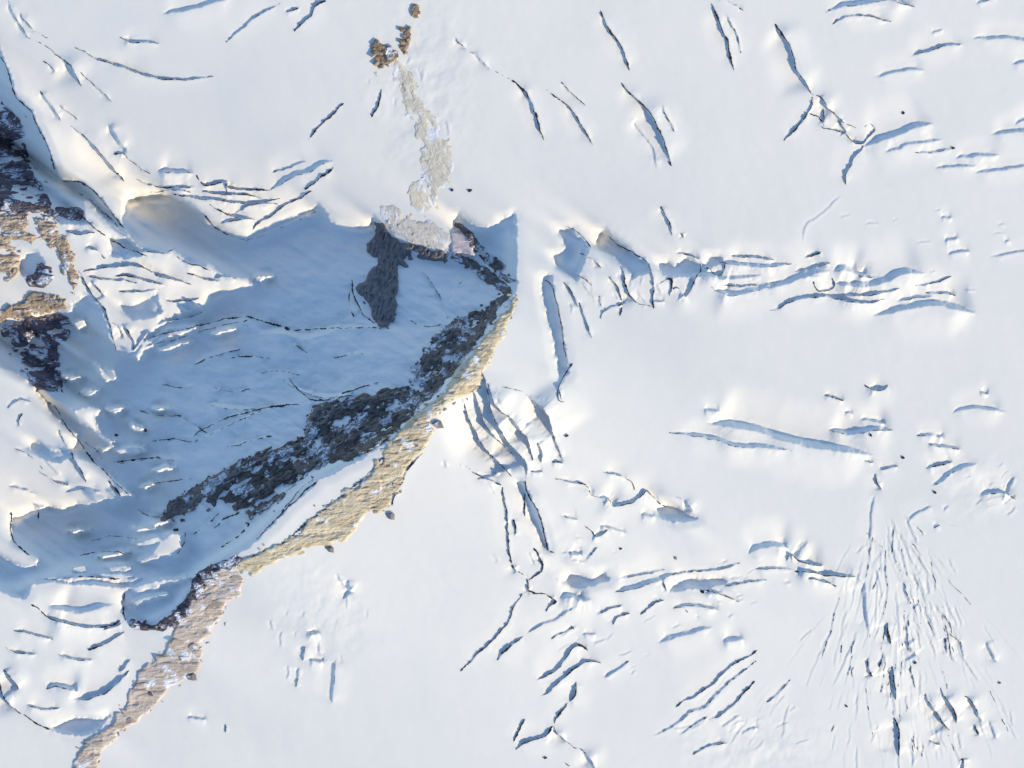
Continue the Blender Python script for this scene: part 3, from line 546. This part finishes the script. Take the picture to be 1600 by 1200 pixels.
D1 = [(800,455),(791,472),(772,500),(752,521),(737,546),(722,566),(702,590),(682,615),(656,636),(640,640),(648,602),(640,586),(660,560),(672,540),(690,515),(710,500),(740,490),(760,480),(780,465)]
D2 = [(640,598),(652,615),(640,640),(610,650),(570,667),(540,687),(520,702),(496,695),(482,708),(470,727),(445,738),(410,752),(380,772),(350,783),(330,778),(305,780),(285,802),(262,812),(250,808),(262,785),(290,765),(310,745),
      (340,730),(375,712),(400,705),(440,690),(465,675),(475,650),(485,630),(500,622),(540,618),(580,613),(610,603)]
D3 = [(590,336),(601,356),(625,378),(660,388),(682,397),(702,398),(694,410),(665,403),(645,396),(632,406),(622,420),(621,450),(618,480),(616,500),(604,513),(590,511),(580,490),(568,470),(556,446),(572,440),(575,420),(588,410),(590,402),
      (578,395),(575,378),(585,370),(589,355)]
D4 = [(370,866),(382,878),(352,896),(328,911),(311,936),(299,957),(282,975),(255,984),(225,984),(196,977),(204,966),(240,974),(264,961),(287,940),(302,905),(322,886)]
D5 = [(700,396),(720,397),(750,410),(775,430),(802,456),(790,462),(765,445),(740,428),(715,407)]
D6 = [(706,340),(722,348),(742,370),(762,393),(787,413),(804,438),(795,443),(770,421),(748,402),(728,377)]
t = thing('blocky_rock_crest', 'dark blocky crest of grey rocks just below the summit, beside the tan ridge', 'rock crest', 710, 555)
c_ = bedrock(D1, M['dark'], t, .6, .7, .36, 10, 3, R45)
fringe(D1, 50, 10, V_['dark'], 'stone', t)
scatter(D1, 16, 5, 11, V_['tan'], 'stone', t, .4, .6)
scatter(D1, 150, 8, 19, V_['dark'], 'block', t, .05, .3, .66, .32, .85, on=c_)
t = thing('dark_rock_band', 'long dark rock band crossing the blue shadow below the ridge', 'rock band', 450, 700)
D2 = [[(252,812),(262,790),(300,762),(340,738),(385,716),(415,710),(445,698),(475,680),(480,660),(487,640),(500,630),(560,620),(600,610),(640,606),(642,618),(590,632),(545,642),(520,652),(503,668),(490,692),(470,707),(440,717),(400,730),(370,744),(340,760),(310,784),(290,802),(270,812)],
      [(495,700),(510,684),(545,666),(590,652),(632,637),(648,646),(610,664),(570,677),(545,692),(520,714),(495,730),(470,740),(440,754),(410,767),(383,782),(393,764),(430,744),(465,721)],
      [(518,706),(560,691),(590,681),(620,663),(628,672),(600,693),(570,708),(535,718)],[(334,758),(346,757),(343,780),(331,793),(324,785)],[(385,800),(400,790),(425,778),(450,770),(440,782),(415,795),(395,810)],
      [(640,600),(655,618),(640,660),(600,690),(560,712),(520,725),(480,745),(440,765),(400,790),(372,800),(360,785),(330,782),(300,785),(285,802),(262,812),(262,790),(300,762),(340,738),(400,708),(445,698),(475,680),(487,640),(500,625),(560,615)]]
for k, poly in enumerate(D2):
    c_ = bedrock(poly, M['dark'], t, .8 if k < 5 else .45, .8, .14 if k < 5 else .95, 9, 40 + k, math.radians(30), 8)
    scatter(poly, (95, 60, 22, 8, 10, 40)[k], 6, 15, V_['dark'], 'block', t, math.radians(26), .4, .68, .34, .8, on=c_)
    fringe(poly, (60, 40, 15, 6, 10, 0)[k], 14, V_['dark'], 'stone', t)
    scatter(poly, (9, 6, 3, 0, 1, 6)[k], 5, 10, V_['tan'], 'stone', t, .4, .6)
t = thing('slate_outcrop', 'smooth dark grey rock face standing in the shadowed snow basin', 'rock face', 600, 440)
bedrock(D3, M['slate'], t, 1.0, .8, 0, 14, 5, 1.3, 9)
scatter(D3, 18, 8, 26, V_['slate'], 'block', t, 1.4, .5, .7, .4, .6)
fringe(D3, 24, 8, V_['slate'], 'stone', t)
t = thing('purple_rocks', 'purplish dark rim of small rocks above the lower beige spur', 'rocks', 300, 935)
bedrock(D4, M['purple'], t, .6, .6, .35, 9, 6)
scatter(D4, 60, 6, 13, V_['purple'], 'block', t, R45, .6, .62)
t = thing('dark_rock_rib', 'narrow dark rock rib rising to the summit between two shadowed snowfields', 'rock rib', 750, 418)
bedrock(D5, M['dark'], t, .6, .5, .3, 10, 7)
scatter(D5, 26, 6, 13, V_['dark'], 'block', t, math.radians(-32), .4)
t = thing('dark_rock_rib', 'thin broken rock rib along the top edge of the shadow left of the summit', 'rock rib', 755, 390)
bedrock(D6, M['dark'], t, .5, .5, .42, 9, 8)
scatter(D6, 22, 6, 11, V_['dark'], 'block', t, math.radians(-42), .4)

L1 = [(-42,338),(25,338),(85,345),(96,357),(101,375),(110,395),(116,420),(123,440),(119,456),(108,441),(98,412),(85,386),(60,375),(45,370),(25,393),(21,415),(24,440),(20,452),(10,430),(4,412),(-42,420)]
L1b = [(14,480),(30,468),(60,455),(95,465),(102,482),(70,490),(40,497),(-4,508),(-10,490)]
L2 = [(-42,120),(-5,158),(8,165),(22,177),(32,197),(38,222),(46,252),(50,275),(62,292),(80,320),(90,347),(60,338),(0,334),(-42,334)]
L3 = [(0,508),(25,503),(60,492),(105,487),(110,502),(100,530),(86,546),(92,575),(97,602),(84,614),(70,612),(55,601),(35,576),(20,551),(10,531),(-4,536)]
L4 = [(84,322),(110,325),(131,325),(128,346),(105,346),(90,338)]
L5 = [(60,407),(78,416),(81,440),(70,452),(45,450),(40,436),(52,428)]
t = thing('brown_rock_buttress', 'tan and brown rock buttress at the left edge above a snow patch', 'rock buttress', 50, 380)
for k, poly in enumerate(([(-42,336),(25,336),(85,343),(97,357),(102,376),(92,386),(62,377),(42,374),(22,388),(-42,398)], [(84,372),(101,374),(111,395),(117,420),(124,441),(119,457),(107,441),(97,412)], [(-42,395),(20,388),(30,402),(20,432),(6,442),(-42,430)])):
    c_ = bedrock(poly, M['brown'], t, .8, .5, .42, 11, 60 + k, 0.0, 9)
    scatter(poly, (34, 9, 10)[k], 8, 22, V_['brown'], 'block', t, 0, .3, .64, .38, .6, on=c_)
    fringe(poly, (24, 10, 8)[k], 10, V_['brown'], 'stone', t)
t = thing('brown_rock_outcrop', 'low tan rock outcrop at the left edge below the snow patch', 'rock outcrop', 50, 480)
fringe(L1b, 16, 9, V_['brown'], 'stone', t)
c_ = bedrock(L1b, M['brown'], t, .8, .5, 0.45, 12, 10, 0.0, 7)
scatter(L1b, 23, 8, 18, V_['brown'], 'block', t, 0, .4, .62, .3, .8, on=c_)
t = thing('purple_rock_wall', 'dark purple brown rock wall in shadow at the upper left edge', 'rock wall', 20, 260)
fringe(L2, 24, 12, V_['purple'], 'stone', t)
c_ = bedrock(L2, M['purple'], t, 1.0, .8, 0.6, 11, 11, 0.0, 7)
scatter(L2, 62, 8, 22, V_['purple'], 'block', t, .05, .35, .62, .3, .8, on=c_)
t = thing('purple_rock_wall', 'shadowed purple rock wall streaked with snow below the tan outcrop at left', 'rock wall', 55, 550)
fringe(L3, 40, 16, V_['purple'], 'stone', t)
c_ = bedrock(L3, M['purple'], t, .7, .7, 0.9, 12, 12, 0.0, 7)
scatter(L3, 56, 7, 18, V_['purple'], 'block', t, .3, .6, .62, .3, .8, on=c_)
t = thing('dark_rock_patch', 'small dark rock patch between the purple wall and white snow block', 'rock patch', 108, 335)
c_ = bedrock(L4, M['purple'], t, .5, .5, 0.42, 10, 13, 0.0, 7)
scatter(L4, 9, 7, 14, V_['purple'], 'block', t, 0, .5, on=c_)
t = thing('dark_rock_patch', 'small dark rock patch inside the snow hollow between the two tan outcrops', 'rock patch', 62, 432)
c_ = bedrock(L5, M['purple'], t, .5, .5, 0.42, 10, 14, 0.0, 7)
scatter(L5, 11, 7, 14, V_['purple'], 'block', t, 0, .5, on=c_)

TOPS = [('brown_rock_mound', 'brown rounded rock knob poking through snow at top centre', 'rock', [(579,70),(588,64),(601,71),(616,78),(621,90),(612,103),(598,106),(587,99),(579,88)], 'umber', 16, 8, 17),
        ('brown_rock_tooth', 'narrow brown rock tooth right of the rounded brown knob', 'rock', [(629,45),(643,47),(640,72),(635,86),(626,79)], 'umber', 8, 7, 12),
        ('brown_rock_tooth', 'topmost small brown rock near the upper picture edge', 'rock', [(645,8),(657,9),(651,31),(642,26)], 'umber', 5, 7, 11)]
for nm, lab, cat, poly, mk, n, a, b in TOPS:
    c = np.mean(poly, 0); t = thing(nm, lab, cat, c[0], c[1]); bedrock(poly, M[mk], t, .6, .5, .15, 8, 20 + n); scatter(poly, n, a, b, V_[mk], 'block', t, 0, 1, .6)
for lab, poly, n in (('long pale tan scree streak running down from the brown mound to the cliff edge', [(601,104),(630,88),(647,110),(657,140),(664,172),(684,195),(704,230),(712,260),(708,286),(686,296),(682,330),(655,336),(640,305),(643,285),(660,275),(657,235),(650,200),(638,170),(623,145),(610,122)], 66),
                     ('small pale scree drip under the left side of the brown knob', [(582,100),(596,105),(593,130),(581,128)], 5),
                     ('pale grey broken cliff edge above the dark rock face', [(588,328),(610,322),(640,338),(662,344),(690,358),(701,374),(699,396),(680,395),(655,384),(630,374),(608,357)], 30)):
    c = np.mean(poly, 0); t = thing('pale_scree', lab, 'scree', c[0], c[1]); mk = 'edge' if 'cliff edge above' in lab and 'grey' in lab else 'pale'; c_ = bedrock(poly, M[mk], t, .18, .12, .5 if mk == 'pale' else .3, 12, int(c[0]), -1.0, 14); scatter(poly, n if mk == 'edge' else n//3, 7, 15, V_[mk], 'slab', t, .8, .8, .7, .5, .4, on=c_)
t = thing('pink_rock_slab', 'pinkish sunlit rock slab wedged between two dark ribs', 'rock slab', 718, 380)
bedrock([(701,363),(720,361),(734,371),(742,399),(703,394)], M['pink'], t, .4, .15, 0, 10, 33)

# black strips painting the shade of crack openings, some thin rock edging, one thing for each cluster of cracks
def shade_strip(P, dark, parent, seed):
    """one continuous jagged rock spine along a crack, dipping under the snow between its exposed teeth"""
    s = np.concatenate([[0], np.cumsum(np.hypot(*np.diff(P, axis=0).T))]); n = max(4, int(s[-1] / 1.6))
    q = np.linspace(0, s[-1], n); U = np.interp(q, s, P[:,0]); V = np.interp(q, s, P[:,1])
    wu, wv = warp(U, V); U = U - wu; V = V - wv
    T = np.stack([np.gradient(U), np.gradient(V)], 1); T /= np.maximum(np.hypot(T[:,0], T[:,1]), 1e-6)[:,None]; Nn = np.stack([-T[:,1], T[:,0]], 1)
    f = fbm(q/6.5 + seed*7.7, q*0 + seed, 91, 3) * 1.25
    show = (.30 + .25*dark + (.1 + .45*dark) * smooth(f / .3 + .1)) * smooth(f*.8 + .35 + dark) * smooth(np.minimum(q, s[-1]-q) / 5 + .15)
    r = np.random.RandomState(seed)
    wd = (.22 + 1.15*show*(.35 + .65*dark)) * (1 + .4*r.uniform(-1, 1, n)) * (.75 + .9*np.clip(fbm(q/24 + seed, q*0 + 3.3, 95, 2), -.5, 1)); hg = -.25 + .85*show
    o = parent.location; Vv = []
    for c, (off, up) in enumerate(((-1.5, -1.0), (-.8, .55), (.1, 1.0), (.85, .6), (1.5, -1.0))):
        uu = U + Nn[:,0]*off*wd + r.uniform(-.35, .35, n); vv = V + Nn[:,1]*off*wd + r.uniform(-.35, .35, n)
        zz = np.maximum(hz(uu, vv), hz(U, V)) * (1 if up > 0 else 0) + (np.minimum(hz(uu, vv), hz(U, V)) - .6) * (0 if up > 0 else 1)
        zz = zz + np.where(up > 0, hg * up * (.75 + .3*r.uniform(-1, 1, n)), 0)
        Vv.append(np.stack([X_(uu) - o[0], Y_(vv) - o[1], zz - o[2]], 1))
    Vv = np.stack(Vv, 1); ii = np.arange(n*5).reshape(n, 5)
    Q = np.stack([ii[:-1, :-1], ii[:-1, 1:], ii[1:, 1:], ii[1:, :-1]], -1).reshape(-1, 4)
    return mesh_obj('crack_shade_strip', Vv.reshape(-1, 3), Q, M['rib'], parent)
CLUSTERS = [  # centre, label
 ((70,90),'thin dark crack shade strips in the snow near the upper left corner'),((250,110),'long thin crack line curving across the snow right of the upper left corner'),((150,225),'dark crack line descending the white rib above the upper left shadow'),
 ((345,310),'tangle of dark crack shade strips above the blue shadow tongue at upper left'),((480,25),'broken dark crack shade strips in the snow at the top edge left of centre'),((505,195),'fine straight crack slanting over smooth snow below the brown knob'),
 ((590,160),'short dark vertical crack just under the brown rock knob'),((490,280),'pair of slanting dark cracks left of the pale scree strip'),((800,140),'long curved dark crack right of the pale scree, at top centre'),
 ((890,180),'pair of thin parallel cracks between two long dark cracks at top centre'),((962,62),'straight dark crack nearest the top edge right of centre'),((1012,195),'bold dark crack edging a grey shadow sliver at top right of centre'),
 ((1138,50),'dark double crack at the top edge, right of the grey sliver'),((1300,180),'branching web of black cracks at the upper right'),((1345,18),'arched dark crack at the top edge near the right corner'),
 ((1465,78),'short slanting dark crack below the arched crack near the right edge'),((1042,345),'short dark crack standing alone north of the right hand crest'),((910,372),'dark broken edge above the first blue shadow on the crest'),
 ((980,390),'dark broken edge above the long blue shadow on the crest'),((872,540),'tall dark crack along the vertical grey shadow strip right of the summit'),((1000,450),'looping dark cracks under the blue shadow on the crest'),
 ((1080,435),'jagged dark cracks at the middle of the right hand crest'),((1285,440),'small ring of dark crack shade on the far crest between grey shadows'),((1450,450),'short dashes of dark crack shade at the right end of the crest'),
 ((950,765),'zigzag dark crack leading to a blue shadow hollow right of centre'),((925,825),'short dark crack below the zigzag crack'),((820,790),'pair of vertical dark cracks below the centre'),((840,885),'dark forked crack where the vertical cracks meet the lower snow'),
 ((765,745),'dark line bordering the blank white snowfield at centre'),((1365,610),'small dark crack shade strips alone on the right hand snow'),((1310,622),'short dashed crack left of the small dark strips on the right'),((1370,735),'cluster of dark crack shade strips at the end of the long grey shadow'),
 ((1470,735),'two short slanting cracks right of the dark cluster'),((1560,773),'short dark crack at the right edge'),((1265,885),'dark crack along the grey ledge above the fan of grooves'),((770,985),'long thin crack slanting down from the fork, left of its neighbours'),
 ((875,1035),'pair of slanting dark cracks in the lower centre'),((870,1120),'crooked dark crack zigzagging toward the bottom edge'),((1020,940),'dotted dark cracks below the long grey ledge at lower centre'),((1120,1060),'upper long slanting dotted crack left of the fan'),
 ((1140,1100),'lower short slanting dotted crack left of the fan'),((1388,990),'short black crack at the head of the fan of grooves'),((1365,1042),'u shaped dark crack in the fan of grooves'),((1425,1050),'thin vertical crack in the middle of the fan'),
 ((1480,1110),'dark broken crack shade strips at the right side of the fan'),((1400,1140),'vertical dark crack beside a blue hollow at the foot of the fan'),((1490,1010),'dotted crack at the upper right of the fan'),((1502,1195),'small dark crack shade strips at the bottom edge of the fan'),
 ((476,1020),'faint short crack on the rough snow right of the beige spur'),((120,960),'curved dark crack under the banded snow at lower left'),((165,1000),'short bold slanting crack left of the beige spur'),((30,1090),'curved dark crack at the lower left edge'),((190,1045),'small dark dashes close to the beige spur'),
 ((30,655),'tiny hooked crack on the lit snow at the left edge'),((140,735),'dark crack dividing the lit left snowfield'),((25,830),'dark edge on the left side of the pale blue pool of shadow'),((215,430),'dark layered cracks across the lit snow island at left'),
 ((215,530),'forked dark cracks at the lower tip of the lit snow island'),((390,660),'wavy dark seam inside the blue shadow above the dark rock band'),((320,520),'dark streak along the upper left side of the blue basin'),((550,478),'dark notch at the left foot of the smooth dark rock face'),
 ((285,850),'dark edging around the small lit snow patch at lower left'),((40,180),'dotted dark edge between the sunlit slope and the upper left shadow'),((150,320),'dark stepped edge at the top left of the blue shadow tongue'),((480,800),'dark edging along the left side of the tan ridge'),((625,760),'dark edging along the right side of the tan ridge'),((450,775),'fine dark seams on the pale shaded snow beside the tan ridge'),((420,575),'short dark ledges in the middle of the blue basin'),((690,470),'fine dark seams on the pale shaded snow under the summit'),((265,650),'short dark ledges low in the blue basin'),((470,520),'dark seam across the basin left of the slate face'),((160,870),'thin dark ledges on the shadow pool at lower left'),((150,480),'dark seams on the left part of the lit snow island'),((350,810),'fine dark seams below the foot of the dark rock band'),((1450,1165),'tiny dark dashes near the bottom edge of the fan')]
cc = np.array([c for c, _ in CLUSTERS], float); roots = {}
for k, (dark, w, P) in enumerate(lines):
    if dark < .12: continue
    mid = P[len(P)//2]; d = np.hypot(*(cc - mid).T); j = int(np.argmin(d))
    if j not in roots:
        roots[j] = thing('crack_shade', CLUSTERS[j][1], 'rock crack', *CLUSTERS[j][0])
        roots[j]['group'] = 'dark strips for the shade in the snow cracks'
    shade_strip(P, dark, roots[j], k)

BOULDERS = [(685,663,20,'grey boulder beside the lower right edge of the tan ridge'),(651,695,13,'small grey rock at the tan ridge edge below the grey boulder'),(611,806,17,'flat grey rock on snow under the broad end of the tan ridge'),
 (588,797,10,'small grey rock touching the broad end of the tan ridge'),(517,858,15,'grey rock on the snow under the left end of the tan ridge'),(300,1058,18,'bluish grey rock on the right flank of the beige spur'),
 (235,1083,13,'reddish brown rock on the beige spur'),(706,297,6,'tiny dark stone beside the scree, left one of a pair'),(735,298,7,'tiny dark stone on clean snow, right one of a pair'),(1412,176,6,'lone black stone on snow right of the crack web'),
 (1491,231,6,'lone black stone between the upper right shadow slivers'),(1362,680,6,'lone black stone just under a short blue shadow at right'),(1412,715,6,'black stone right of the dark crack cluster'),(1462,770,6,'tiny stone left of the right edge below the slanting cracks'),
 (1055,872,7,'lone black stone above the grey ledge at lower centre'),(970,857,5,'tiny dark stone above the lower blue hollow'),(448,513,8,'lone dark stone inside the blue shadow basin'),(228,672,8,'dark stone beside a tiny lit snow scrap in the shadow'),
 (182,680,7,'dark stone at the end of a lit snow streak'),(852,1184,6,'lone stone near the bottom edge at centre'),(885,681,7,'small dark stone right of the blue streaks below centre'),(1430,1036,6,'black stone in the middle of the groove fan'),(1323,1103,5,'tiny stone on the left margin of the groove fan'),
 (1563,1068,5,'tiny stone on the right margin of the groove fan'),(1097,924,7,'black stone under the blue ledge shadow'),(1305,916,6,'black stone at the end of the grey ledge left of the fan'),(275,828,9,'dark stone at the top of the small lit patch in the lower left')]
grey = rock_mat('grey boulder rock', (.14,.13,.13), (.26,.24,.235), (.38,.36,.35), .2, .2)
red = rock_mat('rust stained rock', (.14,.07,.05), (.28,.15,.11), (.38,.26,.2), .2, .1)
vg = variants('boulder', grey, 1, .7, .6, 5, 9); vr = variants('boulder', red, 1, .5, .5, 2, 10)
for u, v, s, lab in BOULDERS:
    me = rnd.choice(vr if 'reddish' in lab else vg if 'grey' in lab else V_['rib'])
    o = place(me, 'boulder', u, v, s, rnd.uniform(-.3, .3), None, .3, .9)
    o['label'] = lab; o['category'] = 'boulder'; o['group'] = 'loose stones on the snow'
